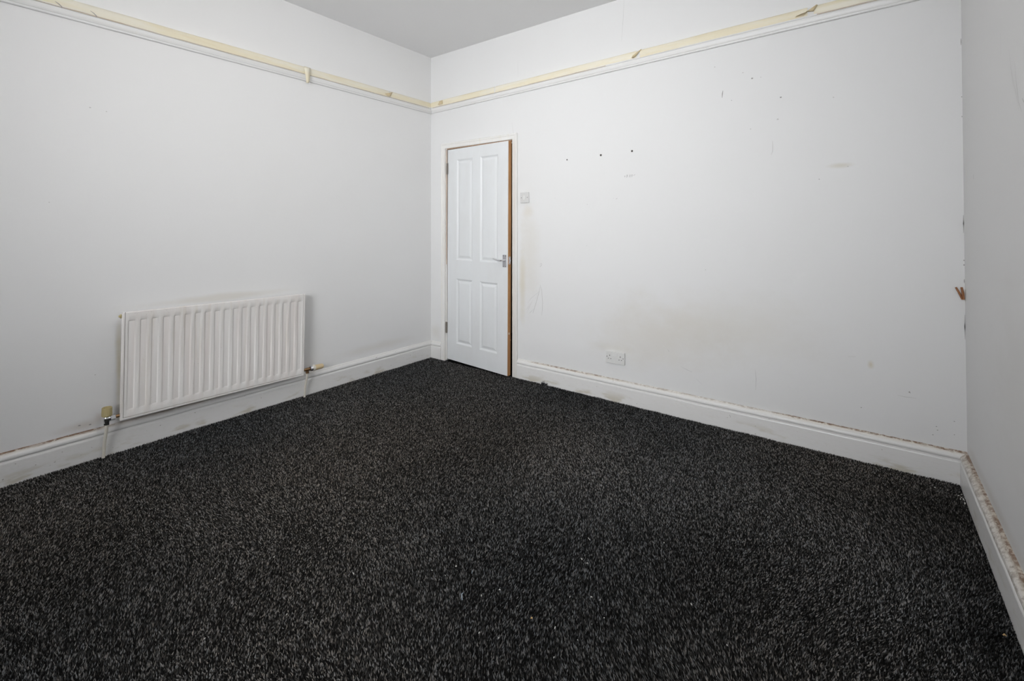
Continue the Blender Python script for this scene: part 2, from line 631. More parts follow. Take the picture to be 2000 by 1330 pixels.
def tape_strip(parent, side, u0, u1, seed, fold_end=None):
    """strip of tape over the upper face and the top edge of the rail, slightly wavy"""
    r = random.Random(seed)
    n = max(4, int(abs(u1 - u0) / 0.05))
    bm = bmesh.new()
    rows = []
    ph = r.uniform(0, 6)
    for i in range(n + 1):
        u = u0 + (u1 - u0) * i / n
        zf = zfoot_left(u) if side == 'L' else zfoot_back(u)
        w1_ = 0.003 * math.sin(u * 2.1 + ph) + r.uniform(-.0008, .0008)
        w2 = 0.003 * math.sin(u * 1.4 + ph * 2) + r.uniform(-.0012, .0012)
        lift = 0.0012 + 0.0008 * (1 + math.sin(u * 9 + ph))
        prof = [(0.0242 + lift * .5, 0.049 + w1_), (0.0245 + lift, 0.070), (0.0245 + lift, 0.0905), (0.019, 0.0995 + lift), (0.003, 0.1015 + lift + w2)]
        row = []
        for d, z in prof:
            p = Vector((XL + d, u, zf + z)) if side == 'L' else Vector((u, YB - d, zf + z))
            row.append(bm.verts.new(p))
        rows.append(row)
    for a, b in zip(rows, rows[1:]):
        for k in range(len(a) - 1):
            bm.faces.new((a[k], a[k + 1], b[k + 1], b[k]))
    return obj('masking_tape', bm, M['tape'], parent, smooth=True)


def brown_edge(parent, side, u0, u1):
    """thin strip of bare brown wood showing below the tape"""
    bm = bmesh.new()
    n = max(3, int(abs(u1 - u0) / 0.06))
    rr = random.Random(int(u0 * 100))
    prev = None
    for i in range(n + 1):
        u = u0 + (u1 - u0) * i / n
        zf = zfoot_left(u) if side == 'L' else zfoot_back(u)
        h = 0.0035 + rr.uniform(-.0012, .0016)
        cur = []
        for d, z in ((0.0262, 0.0448), (0.0258, 0.0455 + h)):
            cur.append(bm.verts.new(Vector((XL + d, u, zf + z)) if side == 'L' else Vector((u, YB - d, zf + z))))
        if prev:
            bm.faces.new((prev[0], cur[0], cur[1], prev[1]))
        prev = cur
    obj('bare_edge', bm, M['raw_edge'], parent)


yA = on_left(596, 140).y
yB_ = on_left(757, 187).y
tape_strip(tl, 'L', YR + 0.02, yA - 0.01, 1)
tape_strip(tl, 'L', yA + 0.006, yB_ - 0.006, 2)
tape_strip(tl, 'L', yB_ + 0.004, YB - 0.026, 3)
brown_edge(tl, 'L', -0.3, yA - 0.02)
brown_edge(tl, 'L', yA + 0.02, YB - 0.05)
xa, xb, xc, xd = on_back(865, 200).x, on_back(970, 172).x, on_back(1249, 105).x, on_back(1584, 18).x
tape_strip(tb, 'B', XL + 0.026, xa - 0.005, 4)
tape_strip(tb, 'B', xa + 0.004, xb - 0.004, 5)
tape_strip(tb, 'B', xb + 0.004, xc - 0.012, 6)
tape_strip(tb, 'B', xc + 0.012, xd - 0.015, 7)
tape_strip(tb, 'B', xd + 0.015, XR - 0.04, 8)
brown_edge(tb, 'B', XL + 0.05, -1.50)
brown_edge(tb, 'B', xd + 0.03, XR - 0.05)


def flap(parent, side, u, pts, name='tape_flap', mat='tape_fold'):
    """pts: outline strip pairs ((u,d,z),(u,d,z)) relative to u and the rail foot"""
    bm = bmesh.new()
    prev = None
    for pr in pts:
        cur = []
        for du, d, z in pr:
            uu = u + du
            zf = zfoot_left(uu) if side == 'L' else zfoot_back(uu)
            cur.append(bm.verts.new(Vector((XL + d, uu, zf + z)) if side == 'L' else Vector((uu, YB - d, zf + z))))
        if prev:
            bm.faces.new((prev[0], cur[0], cur[1], prev[1]))
        prev = cur
    o = obj(name, bm, M[mat], parent, smooth=True)
    md = o.modifiers.new('thick', 'SOLIDIFY')
    md.thickness = 0.0012
    return o


# long flap hanging down over the rail
flap(tl, 'L', yA, [((-0.020, 0.022, 0.103), (0.030, 0.022, 0.103)), ((-0.026, 0.030, 0.085), (0.024, 0.034, 0.088)), ((-0.022, 0.036, 0.055), (0.016, 0.040, 0.058)),
                   ((-0.016, 0.038, 0.022), (0.014, 0.041, 0.024)), ((-0.013, 0.036, -0.006), (0.012, 0.039, -0.004)), ((-0.012, 0.034, -0.020), (0.008, 0.037, -0.018))], mat='tape')
flap(tl, 'L', yB_, [((-0.050, 0.030, 0.062), (-0.045, 0.030, 0.068)), ((-0.020, 0.040, 0.048), (-0.010, 0.034, 0.080)), ((0.004, 0.032, 0.052), (0.034, 0.027, 0.098))])
flap(tb, 'B', xa, [((-0.040, 0.028, 0.066), (-0.030, 0.028, 0.070)), ((-0.012, 0.040, 0.055), (-0.008, 0.038, 0.088)), ((0.030, 0.030, 0.060), (0.022, 0.027, 0.096))])
flap(tb, 'B', xc, [((-0.046, 0.030, 0.056), (-0.032, 0.030, 0.052)), ((-0.034, 0.042, 0.066), (-0.010, 0.034, 0.062)), ((0.000, 0.040, 0.086), (0.008, 0.032, 0.082)), ((0.022, 0.026, 0.103), (0.026, 0.026, 0.100))])
flap(tb, 'B', xd, [((-0.075, 0.029, 0.060), (-0.068, 0.029, 0.066)), ((-0.030, 0.034, 0.058), (-0.022, 0.038, 0.072)), ((-0.008, 0.040, 0.078), (0.014, 0.034, 0.066)), ((0.028, 0.028, 0.103), (0.034, 0.028, 0.098))])
# the two little black cracks in the tape near the radiator-wall end
for px, py in ((116, 11), (184, 29)):
    p = on_left(px, py, XL + 0.028)
    obj('tear', ribbon([p + Vector((0, -0.016, 0.016)), p + Vector((0, -0.002, 0.008)), p + Vector((0, 0.010, -0.004)), p + Vector((0, 0.008, -0.010))], 0.004, (1, 0, 0)), M['mark'], tl)

# ------------------------------------------------------------------ door frame (lining + architrave)
df = empty('trim_4', (OX0, YB, 0))
tag(df, 'cream white door frame with a narrow architrave', kind='structure')
df_loc = Vector((OX0, YB, 0))


def framed(name, a, b, mat, bevel=0.0015):
    a = Vector(a) - df_loc
    b = Vector(b) - df_loc
    return obj(name, box(a, b, bevel), mat, df)


HX = -3.140                        # hinge line
framed('jamb', (OX0 + 0.0005, YB - 0.0, 0), (HX - 0.003, YB + T, OZ - 0.0005), M['frame'])
framed('bare_strip', (HX - 0.010, YB - 0.0012, 0.90), (HX - 0.0032, YB + 0.0, OZ - 0.015), M['jamb_wood'], 0.0)
framed('jamb', (OX1 - 0.018, YB - 0.0, 0), (OX1 - 0.0005, YB + T, OZ - 0.0005), M['frame'])
framed('head_lining', (HX - 0.003, YB, OZ - 0.0135), (OX1 - 0.018, YB + T, OZ - 0.0005), M['jamb_wood'])
framed('door_stop', (HX - 0.003, YB + 0.045, 0), (HX + 0.010, YB + 0.075, OZ - 0.014), M['frame'])
framed('door_stop', (OX1 - 0.030, YB + 0.045, 0), (OX1 - 0.018, YB + 0.075, OZ - 0.014), M['frame'])
framed('door_stop', (HX + 0.010, YB + 0.045, OZ - 0.026), (OX1 - 0.030, YB + 0.075, OZ - 0.014), M['frame'])


def architrave(a, b, out_dir):
    """flat casing with rounded outer bead; a-b runs along the inner edge, out_dir points away from the opening"""
    a, b, od = Vector(a), Vector(b), Vector(out_dir)
    prof = [(0, 0), (0, 0.013), (0.004, 0.016), (0.030, 0.017), (0.034, 0.020), (0.044, 0.020), (0.050, 0.014), (0.050, 0)]
    bm = bmesh.new()
    rings = []
    for p, sgn in ((a, -1), (b, 1)):
        d = (b - a).normalized() * sgn
        rings.append([bm.verts.new(p + od * w_ + Vector((0, -h_, 0)) + (d * w_ if (p.z > 1.5 or abs(od.z) > 0.5) else Vector())) for w_, h_ in prof])
    m = len(prof)
    for k in range(m):
        bm.faces.new((rings[0][k], rings[0][(k + 1) % m], rings[1][(k + 1) % m], rings[1][k]))
    bm.faces.new(rings[0])
    bm.faces.new(rings[1][::-1])
    for v in bm.verts:
        v.co -= df_loc
    return obj('architrave', bm, M['frame'], df)


ya = YB - 0.0005
AL, AR, AT = HX - 0.018, OX1 - 0.010, OZ - 0.006
architrave((AL, ya, -0.01), (AL, ya, AT), (-1, 0, 0))
architrave((AR, ya, -0.01), (AR, ya, AT), (1, 0, 0))
architrave((AL, ya, AT), (AR, ya, AT), (0, 0, 1))

# ------------------------------------------------------------------ the door, ajar into the room
DW, DH, DT = 0.762, 1.966, 0.036
door = empty('door_1', (HX + 0.003, YB - 0.001, 0.012))
door.rotation_euler = (0, math.radians(0.38), -math.radians(4.6))
tag(door, 'white four panel door standing slightly ajar with a bare brown edge', kind='structure')
# local: x 0..DW along the width, y 0 is the front face (room side), +y into the doorway, z 0..DH
us = [0, 0.122, 0.334, 0.430, 0.645, DW]
zs = [0, 0.163, 0.766, 0.938, 1.866, DH]
panels = {(1, 1), (3, 1), (1, 3), (3, 3)}
bm = bmesh.new()
vc = {}


def V(x, y, z):
    key = (round(x, 5), round(y, 5), round(z, 5))
    if key not in vc:
        vc[key] = bm.verts.new((x, y, z))
    return vc[key]


def quad(*p):
    bm.faces.new([V(*q) for q in p])


for i in range(5):
    for j in range(5):
        x0, x1, z0, z1 = us[i], us[i + 1], zs[j], zs[j + 1]
        if (i, j) not in panels:
            quad((x0, 0, z0), (x1, 0, z0), (x1, 0, z1), (x0, 0, z1))
            continue
        # moulded panel: ovolo down, narrow flat, bevelled slope up to a raised field
        steps = [(0.0, 0.0), (0.006, 0.003), (0.013, 0.0085), (0.018, 0.0095), (0.021, 0.0095), (0.040, 0.0030), (0.043, 0.0025)]
        for (a, ya_), (b, yb_) in zip(steps, steps[1:]):
            A = [(x0 + a, ya_, z0 + a), (x1 - a, ya_, z0 + a), (x1 - a, ya_, z1 - a), (x0 + a, ya_, z1 - a)]
            B = [(x0 + b, yb_, z0 + b), (x1 - b, yb_, z0 + b), (x1 - b, yb_, z1 - b), (x0 + b, yb_, z1 - b)]
            for k in range(4):
                k2 = (k + 1) % 4
                quad(A[k], A[k2], B[k2], B[k])
        b, yb_ = steps[-1]
        quad((x0 + b, yb_, z0 + b), (x1 - b, yb_, z0 + b), (x1 - b, yb_, z1 - b), (x0 + b, yb_, z1 - b))
# slab sides and back
for i in range(5):
    quad((us[i], 0, 0), (us[i + 1], 0, 0), (us[i + 1], DT, 0), (us[i], DT, 0))
    quad((us[i], 0, DH), (us[i + 1], 0, DH), (us[i + 1], DT, DH), (us[i], DT, DH))
for j in range(5):
    quad((0, 0, zs[j]), (0, 0, zs[j + 1]), (0, DT, zs[j + 1]), (0, DT, zs[j]))
    quad((DW, 0, zs[j]), (DW, 0, zs[j + 1]), (DW, DT, zs[j + 1]), (DW, DT, zs[j]))
for i in range(5):
    for j in range(5):
        quad((us[i], DT, zs[j]), (us[i + 1], DT, zs[j]), (us[i + 1], DT, zs[j + 1]), (us[i], DT, zs[j + 1]))
leaf = obj('door_leaf', bm, M['door'], door)
o = obj('timber_edge', box((DW, 0.0025, 0.0), (DW + 0.004, DT, DH), 0.0004), M['wood'], door)
o['label'] = 'bare brown timber edge of the door'
o = obj('timber_edge', box((-0.0022, 0.002, 0.0), (0, DT, DH)), M['wood'], door)

# lever handle
hd = empty('handle', (0.727, 0, 0.962), door)
hd['label'] = 'chrome lever handle on a back plate'
obj('back_plate', box((-0.020, -0.0045, -0.054), (0.020, -0.0002, 0.050), 0.0015), M['chrome_dull'], hd)
for sx in (-1, 1):
    for z in (-0.046, 0.042):
        obj('screw', lathe([(0, -0.0012), (0.0032, -0.0008), (0.0034, 0.0)], (0, 1, 0), (sx * 0.012, -0.0047, z), 10), M['dark'], hd)
bm = lathe([(0.010, 0), (0.010, 0.006), (0.008, 0.010), (0.0075, 0.040)], (0, -1, 0), (0.002, -0.0045, 0.006), 16)
lev = obj('lever', bm, M['chrome'], hd, smooth='auto')
bm = add_tube(bmesh.new(), [(0.010, -0.046, 0.006), (0.002, -0.047, 0.0065), (-0.018, -0.046, 0.004), (-0.050, -0.044, 0.006), (-0.080, -0.042, 0.011), (-0.098, -0.038, 0.015), (-0.106, -0.030, 0.017)],
              [0.006, 0.0085, 0.008, 0.0068, 0.0062, 0.0058, 0.004], 14)
obj('grip', bm, M['chrome'], lev, smooth='auto')
# latch plate on the edge
lp = obj('latch_plate', box((DW + 0.004, 0.007, 0.935), (DW + 0.0055, 0.029, 0.998), 0.0004), M['chrome_dull'], door)
obj('latch_bolt', box((DW + 0.0055, 0.011, 0.958), (DW + 0.013, 0.025, 0.976), 0.002), M['chrome'], lp)
for z in (0.942, 0.991):
    obj('screw', lathe([(0, 0.0010), (0.003, 0.0008), (0.0034, 0)], (1, 0, 0), (DW + 0.0055, 0.018, z), 10), M['dark'], lp)
obj('nick', box((DW + 0.004, 0.012, 0.345), (DW + 0.0045, 0.020, 0.362), 0.0), M['lint'], door)
# hinges
for z, mname in ((1.742, 'hinge'), (0.245, 'hinge')):
    bm = box((-0.020, -0.0075, z), (0.004, -0.0008, z + 0.100), 0.0006)
    h = obj('hinge', bm, M['hinge'], door)
    bm = bmesh.new()
    for k in range(5):
        add_tube(bm, [(-0.004, -0.010, z + 0.0202 * k), (-0.004, -0.010, z + 0.0202 * k + 0.0190)], 0.0065, 12)
    obj('knuckle', bm, M['hinge'], h)
    for k in range(2):
        obj('screw', lathe([(0, -0.001), (0.003, -0.0006), (0.0032, 0)], (0, 1, 0), (-0.0155, -0.0076, z + 0.02 + 0.06 * k), 8), M['dark'], h)

# ------------------------------------------------------------------ radiator
RAD_Y0, RAD_Y1 = 0.764, 1.826
RW, RH = RAD_Y1 - RAD_Y0, 0.598
rad = empty('radiator', (XL, RAD_Y0, 0.183))
rad.rotation_euler = (-math.radians(0.95), 0, 0)
tag(rad, 'off-white pressed steel panel radiator with nineteen vertical flutes on the wall', 'radiator')
F0 = 0.086                         # front face distance from the wall
bm = bmesh.new()
ys = [0.0, 0.004, 0.012, 0.0135, 0.016]
pitch, first = 0.0543, 0.0445
gw, sl = 0.0130, 0.0050
grooves = []
for i in range(19):
    c = first + pitch * i
    grooves.append(c)
    ys += [c - gw - sl, c - gw, c + gw, c + gw + sl]
ys += [RW - 0.016, RW - 0.0135, RW - 0.012, RW - 0.004, RW]
zr = [0.0, 0.004, 0.012, 0.0135, 0.016, 0.050, 0.057, 0.30, RH - 0.052, RH - 0.046, RH - 0.016, RH - 0.012, RH - 0.004, RH]


def rad_depth(y, z):
    d = 0.0
    e = min(y, RW - y, z)
    if z > RH - 0.004:
        d -= 0.003
    if e < 0.003:
        d -= 0.004
    elif abs(e - 0.0135) < 0.0005:
        d -= 0.0080
    elif e < 0.0125:
        d += 0.0015
    if 0.055 < z < RH - 0.050:
        for c in grooves:
            if abs(y - c) <= gw + 1e-5:
                d -= 0.0052
    return d


rows = []
for z in zr:
    rows.append([bm.verts.new((F0 + rad_depth(y, z), y, z)) for y in ys])
for a, b in zip(rows, rows[1:]):
    for k in range(len(ys) - 1):
        bm.faces.new((a[k], a[k + 1], b[k + 1], b[k]))
# back of the panel
BK = F0 - 0.022
brows = [[bm.verts.new((BK, y, z)) for y in (ys[0], ys[-1])] for z in (zr[0], zr[-1])]
bm.faces.new((brows[0][0], brows[1][0], brows[1][1], brows[0][1]))
bm.faces.new([r_[0] for r_ in rows] + [brows[1][0], brows[0][0]])
bm.faces.new([r_[-1] for r_ in rows] + [brows[1][1], brows[0][1]])
bm.faces.new(rows[0] + [brows[0][1], brows[0][0]])
bm.faces.new(rows[-1] + [brows[1][1], brows[1][0]])
# round the four corners a little
for v in bm.verts:
    for cy, cz in ((0, 0), (RW, 0), (0, RH), (RW, RH)):
        if abs(v.co.y - cy) < 0.0021 and abs(v.co.z - cz) < 0.0021:
            v.co.y += 0.003 if cy == 0 else -0.003
            v.co.z += 0.003 if cz == 0 else -0.003
panel = obj('panel', bm, M['radiator'], rad, smooth='auto')
# convector fins and wall brackets behind the panel
bm = bmesh.new()
for i in range(19):
    c = first + pitch * i
    add_box(bm, (BK - 0.022, c - 0.012, 0.05), (BK - 0.0002, c + 0.012, RH - 0.04))
obj('convector_fins', bm, M['radiator'], rad)
for y in (0.16, RW - 0.16):
    obj('wall_bracket', box((0.0005, y - 0.02, 0.12), (BK - 0.0222, y + 0.02, 0.46), 0.001), M['hinge'], rad)
# end plugs
obj('air_vent', lathe([(0.012, 0), (0.012, 0.004), (0.006, 0.005), (0.005, 0.011), (0, 0.011)], (0, -1, 0), (BK + 0.004, 0.0, RH - 0.022), 12), M['cap_olive'], rad)
obj('blank_plug', lathe([(0.012, 0), (0.012, 0.004), (0, 0.005)], (0, 1, 0), (BK + 0.004, RW, RH - 0.022), 12), M['radiator'], rad)

VX = BK + 0.010
# lockshield valve on the near end: upright cap
va = empty('radiator_valve', (VX, -0.054, 0.030), rad)
va['label'] = 'chrome valve with an upright open cream cap'
obj('tail', add_tube(bmesh.new(), [(0, 0.054, 0), (0, 0.018, 0)], 0.009, 14), M['brass'], va)
obj('union_nut', lathe([(0.012, 0), (0.0180, 0.002), (0.0180, 0.022), (0.012, 0.024)], (0, 1, 0), (0, 0.013, 0), 6), M['chrome'], va)
obj('valve_body', lathe([(0.0, -0.024), (0.012, -0.024), (0.015, -0.014), (0.0165, -0.004), (0.0165, 0.006), (0.013, 0.012), (0, 0.012)], (0, 0, 1), (0, 0, 0), 16), M['chrome'], va, smooth='auto')
obj('valve_cap', lathe([(0, 0.012), (0.0195, 0.012), (0.0235, 0.017), (0.0225, 0.058), (0.0205, 0.061), (0.0180, 0.059), (0.0165, 0.040), (0, 0.039)], (0, 0, 1), (0, 0, 0), 12), M['cap_olive'], va)
obj('compression_nut', lathe([(0.0, -0.034), (0.012, -0.034), (0.013, -0.032), (0.013, -0.022), (0, -0.022)], (0, 0, 1), (0, 0, 0), 6), M['chrome'], va)
# thermostat-type valve on the far end, lying along the wall
vb = empty('radiator_valve', (VX, RW + 0.030, 0.036), rad)
vb['label'] = 'brass valve with a cream cap lying along the wall'
obj('tail', add_tube(bmesh.new(), [(0, -0.030, 0), (0, -0.004, 0)], 0.010, 14), M['brass'], vb)
obj('valve_body', lathe([(0, -0.014), (0.010, -0.014), (0.0125, -0.006), (0.0125, 0.010), (0.009, 0.024), (0.009, 0.034), (0, 0.034)], (0, 1, 0), (0, 0, 0), 16), M['brass'], vb, smooth='auto')
obj('union_nut', lathe([(0.014, 0.020), (0.0195, 0.023), (0.0195, 0.040), (0.015, 0.042), (0, 0.042)], (0, 1, 0.0), (0, 0, 0), 14), M['chrome'], vb)
obj('collar', lathe([(0.0, 0.042), (0.021, 0.042), (0.0225, 0.046), (0.0225, 0.056), (0.021, 0.058), (0, 0.058)], (0, 1, 0), (0, 0, 0), 18), M['pipe'], vb)
obj('valve_cap', lathe([(0.0, 0.058), (0.0205, 0.058), (0.0205, 0.066), (0.0198, 0.068), (0.0185, 0.114), (0.0165, 0.122), (0.011, 0.127), (0, 0.128)], (0, 1, 0), (0, 0, 0), 18), M['cap_cream'], vb)
obj('compression_nut', lathe([(0, -0.028), (0.0115, -0.028), (0.0125, -0.026), (0.0125, -0.012), (0, -0.012)], (0, 0, 1), (0, 0, 0), 6), M['brass'], vb)
# feed pipes down to the carpet
for y, zt in ((-0.054, 0.000), (RW + 0.030, 0.010)):
    p = obj('feed_pipe', add_tube(bmesh.new(), [(VX, y, zt), (VX - 0.002, y, zt - 0.03), (VX - 0.014, y - 0.001, zt - 0.07), (VX - 0.020, y - 0.003, -0.10), (VX - 0.022, y - 0.006, -0.186 if y < 0 else -0.172)], 0.0078, 14), M['pipe'], rad, smooth='auto')

# ------------------------------------------------------------------ light switch and double socket
sw = empty('light_switch', (-2.236, YB, 1.497))
tag(sw, 'small square greyish white light switch beside the door', 'light switch')
obj('back_box', box((-0.041, -0.008, -0.041), (0.041, -0.0003, 0.041), 0.001), M['plastic_grey'], sw)
obj('face_plate', box((-0.043, -0.014, -0.043), (0.043, -0.008, 0.043), 0.002, 3), M['plastic_grey'], sw)
bm = box((-0.0095, -0.0185, -0.017), (0.0095, -0.014, 0.017), 0.001)
for v in bm.verts:
    if v.co.y < -0.0155 and v.co.z > 0:
        v.co.y += 0.0028
obj('rocker', bm, M['plastic'], sw)
for sx in (-1, 1):
    obj('screw', lathe([(0, -0.0012), (0.0028, -0.0008), (0.0032, 0)], (0, 1, 0), (sx * 0.030, -0.0142, 0), 10), M['dark'], sw)
sw.rotation_euler = (0, math.radians(-1.2), 0)

so = empty('wall_socket', (-1.4316, YB, 0.308))
tag(so, 'white double power socket low on the wall above the skirting', 'socket')
obj('back_box', box((-0.070, -0.010, -0.040), (0.070, -0.0003, 0.040), 0.001), M['plastic'], so)
obj('face_plate', box((-0.073, -0.017, -0.043), (0.073, -0.010, 0.043), 0.002, 3), M['plastic'], so)
for sx in (-0.010, 0.010):
    bm = box((sx - 0.0072, -0.0215, 0.010), (sx + 0.0072, -0.017, 0.034), 0.001)
    for v in bm.verts:
        if v.co.y < -0.0185 and v.co.z > 0.022:
            v.co.y += 0.0025
    obj('rocker', bm, M['plastic'], so)
for sx in (-1, 1):
    cx = sx * 0.041
    obj('pin_slot', box((cx - 0.0022, -0.0174, 0.008), (cx + 0.0022, -0.0169, 0.0165)), M['dark'], so)
    obj('pin_slot', box((cx - 0.0125, -0.0174, -0.0125), (cx - 0.0060, -0.0169, -0.0082)), M['dark'], so)
    obj('pin_slot', box((cx + 0.0060, -0.0174, -0.0125), (cx + 0.0125, -0.0169, -0.0082)), M['dark'], so)
    obj('screw', lathe([(0, -0.0012), (0.0028, -0.0008), (0.0032, 0)], (0, 1, 0), (sx * 0.0625, -0.0171, 0.003), 10), M['dark'], so)

# ------------------------------------------------------------------ brown wood slivers in the corner
c0 = Vector((XR - LEAN * 0.93, YB, 0.925))
for k, (dx, dz0, dz1, wdt, lab) in enumerate(((-0.030, -0.026, 0.032, 0.008, 'dark brown wooden sliver slanting out of the wall corner'),
                                              (-0.014, -0.026, 0.034, 0.009, 'reddish brown wooden sliver upright in the wall corner'))):
    bm = bmesh.new()
    a = c0 + Vector((-0.010 + 0.004 * k, -0.006, dz0))
    b = c0 + Vector((dx - 0.004 + 0.004 * k, -0.008 - 0.004 * k, dz1))
    add_tube(bm, [a, a.lerp(b, 0.5) + Vector((0.001, -0.002, 0)), b], [wdt * 0.55, wdt * 0.6, wdt * 0.5], 6)
    o = obj('wood_sliver', bm, M['sliver'])
    tag(o, lab, 'wood sliver')

# ------------------------------------------------------------------ pendant lamp in the middle of the ceiling
LX, LY, LZ = -1.55, 1.05, 2.42
lamp = empty('pendant_lamp', (LX, LY, ZC))
tag(lamp, 'bare bulb hanging on a white cord from the ceiling', 'lamp')
obj('ceiling_rose', lathe([(0, 0), (0.045, 0), (0.045, -0.008), (0.030, -0.022), (0.008, -0.028), (0, -0.028)], (0, 0, 1), (0, 0, -0.0005), 24), M['plastic'], lamp, smooth='auto')
obj('cord', add_tube(bmesh.new(), [(0, 0, -0.027), (0, 0, LZ - ZC + 0.115)], 0.0035, 8), M['plastic'], lamp)
obj('lamp_holder', lathe([(0, 0.116), (0.010, 0.116), (0.017, 0.100), (0.019, 0.062), (0, 0.062)], (0, 0, 1), (0, 0, LZ - ZC), 20), M['plastic'], lamp, smooth='auto')
kb = NT('lit_bulb')
kb.b.inputs['Emission Color'].default_value = (1.0, 0.97, 0.93, 1)
kb.b.inputs['Emission Strength'].default_value = BULB
kb.out((0.9, 0.9, 0.9), 0.4)
obj('bulb', lathe([(0.013, 0.062), (0.015, 0.048), (0.030, 0.025), (0.036, 0.002), (0.031, -0.022), (0.016, -0.036), (0, -0.040)], (0, 0, 1), (0, 0, LZ - ZC), 20), kb.m, lamp, smooth=True)

# ------------------------------------------------------------------ marks on the walls
NB = (0, -1, 0)


def pb(px, py):
    return on_back(px, py)


for i, (px, py, r) in enumerate(((1107.5, 312, .0042), (1173.5, 303, .0062), (1234.5, 295, .0058))):
    c = pb(px, py)
    h = obj('screw_hole', lathe([(r * 1.5, 0.0001), (r * 1.35, 0.0012), (r, 0.0008), (r * .95, 0.0002), (0, 0.0002)], NB, c, 12), M['mark'], wb)
    obj('hole_core', lathe([(0, 0.0010), (r, 0.0009)], NB, c, 10), M['dark'], h)
spots = [(1469, 153, .006, 'mark'), (1486, 151, .0035, 'faint'), (1451, 142, .004, 'faint'), (1525, 190, .006, 'mark'), (1429, 196, .003, 'mark'),
         (1396, 131, .004, 'faint'), (1466, 252, .004, 'faint'), (1600, 350, .0032, 'mark'), (1628, 190, .004, 'faint'), (1519, 233, .006, 'faint'),
         (1682, 796, .003, 'mark'), (1776, 766, .004, 'mark'), (1829, 833, .0028, 'mark'), (1831, 840, .003, 'mark'), (1822, 849, .003, 'mark'),
         (1864, 823, .0028, 'mark'), (1864, 849, .0025, 'mark'), (1084, 387, .0025, 'faint'), (1147, 399, .0035, 'faint'), (1656, 325, .004, 'faint'),
         (1378, 527, .003, 'faint'), (1146, 480, .003, 'faint')]
for i, (px, py, r, m) in enumerate(spots):
    obj('fleck', blob(pb(px, py), r, r * 0.8, (1, 0, 0), (0, 0, 1), 8, 0.0005, i), M[m], wb)
lines = [([(1412, 177), (1411, 183), (1410.5, 191)], .006, 'mark'),
         ([(1220, 346), (1221, 343)], .008, 'mark'), ([(1224, 347), (1225, 341), (1226, 345)], .005, 'mark'), ([(1229, 346), (1229.5, 341), (1231, 346), (1231.5, 341)], .005, 'mark'),
         ([(1234, 346), (1234.5, 341), (1236, 342)], .005, 'mark'), ([(1237, 343), (1239, 342), (1241, 340)], .003, 'pencil'),
         ([(1203, 389), (1206, 387)], .006, 'pencil'), ([(1197, 388), (1199, 387)], .003, 'faint'),
         ([(1054, 516), (1058, 514.5), (1058, 517.5), (1055, 521), (1054, 519)], .003, 'pencil'),
         ([(1055, 556), (1058, 567), (1060, 590), (1059.5, 605), (1058, 616)], .0026, 'pencil'),
         ([(1055, 560), (1052, 574), (1047, 592), (1042, 608), (1041, 612)], .0028, 'pencil'),
         ([(1054, 569), (1045, 576), (1037, 583), (1031, 592)], .0020, 'faint'),
         ([(1041, 586), (1034, 600), (1029, 611)], .0020, 'faint'), ([(1042, 604), (1037, 609), (1034, 612)], .0022, 'pencil'),
         ([(1038, 590), (1030, 602), (1027, 606)], .0018, 'faint'), ([(1050, 572), (1046, 584)], .0022, 'faint'),
         ([(1509, 275), (1509.3, 285), (1509, 296), (1506, 303)], .0028, 'faint'),
         ([(1304, 682), (1307, 687)], .004, 'pencil'),
         ([(1330, 716), (1342, 722), (1352, 727)], .0025, 'faint'), ([(1475, 722), (1477, 740), (1476, 762)], .0028, 'faint'),
         ([(1360, 740), (1372, 752)], .0022, 'faint'), ([(1776, 764), (1778, 768)], .006, 'mark'),
         ([(1753, 772), (1768, 775), (1790, 778)], .0025, 'faint'), ([(1656, 697), (1672, 696)], .0025, 'faint'),
         ([(1414, 841), (1417, 840)], .004, 'mark'), ([(1425, 810), (1427, 815)], .004, 'mark'),
         ([(1219, 0), (1217, 40), (1214, 80)], .0022, 'faint'), ([(1011, 118), (1012, 150)], .0022, 'faint'), ([(1000, 240), (1003, 262), (1005, 270)], .002, 'faint')]
for i, (pts, w, m) in enumerate(lines):
    off = 0.0
    if i in (24, 25):
        off = 0.0235
    obj('scuff' if m != 'pencil' else 'pencil_stroke', ribbon([on_back(px, py, YB - off) for px, py in pts], w, NB), M[m], wb)
for i, (px, py, r, m) in enumerate(((176, 210, .005, 'faint'), (208, 218, .004, 'faint'), (155, 831, .006, 'mark'), (176, 829, .006, 'mark'), (186, 732, .004, 'faint'), (96, 395, .003, 'faint'))):
    obj('fleck', blob(on_left(px, py), r, r * 0.6, (0, 1, 0), (0, 0, 1), 8, 0.0005, i), M[m], wl)
# dirt cracks down the corner with the right wall
for y0, y1, w in ((420, 455, .003), (432, 440, .004), (507, 510, .004), (516, 519, .005), (545, 553, .003), (615, 663, .0026), (632, 645, .005), (75, 88, .003), (188, 190, .004), (226, 229, .003)):
    def cpt(py):
        px = 1877 + 12.5 * py / 900.0
        q = on_back(px, py)
        return Vector((XR - LEAN * q.z - 0.0022, YB, q.z))
    obj('corner_crack', ribbon([cpt(y0), cpt((y0 + y1) / 2), cpt(y1)], w, NB), M['mark'], wb)


def pr(px, py):
    r = cam_ray(px, py)
    t = XR / r.x
    for _ in range(6):
        t = (XR - LEAN * (CAM_H + r.z * t)) / r.x
    return Vector((XR - LEAN * (CAM_H + r.z * t), r.y * t, CAM_H + r.z * t))


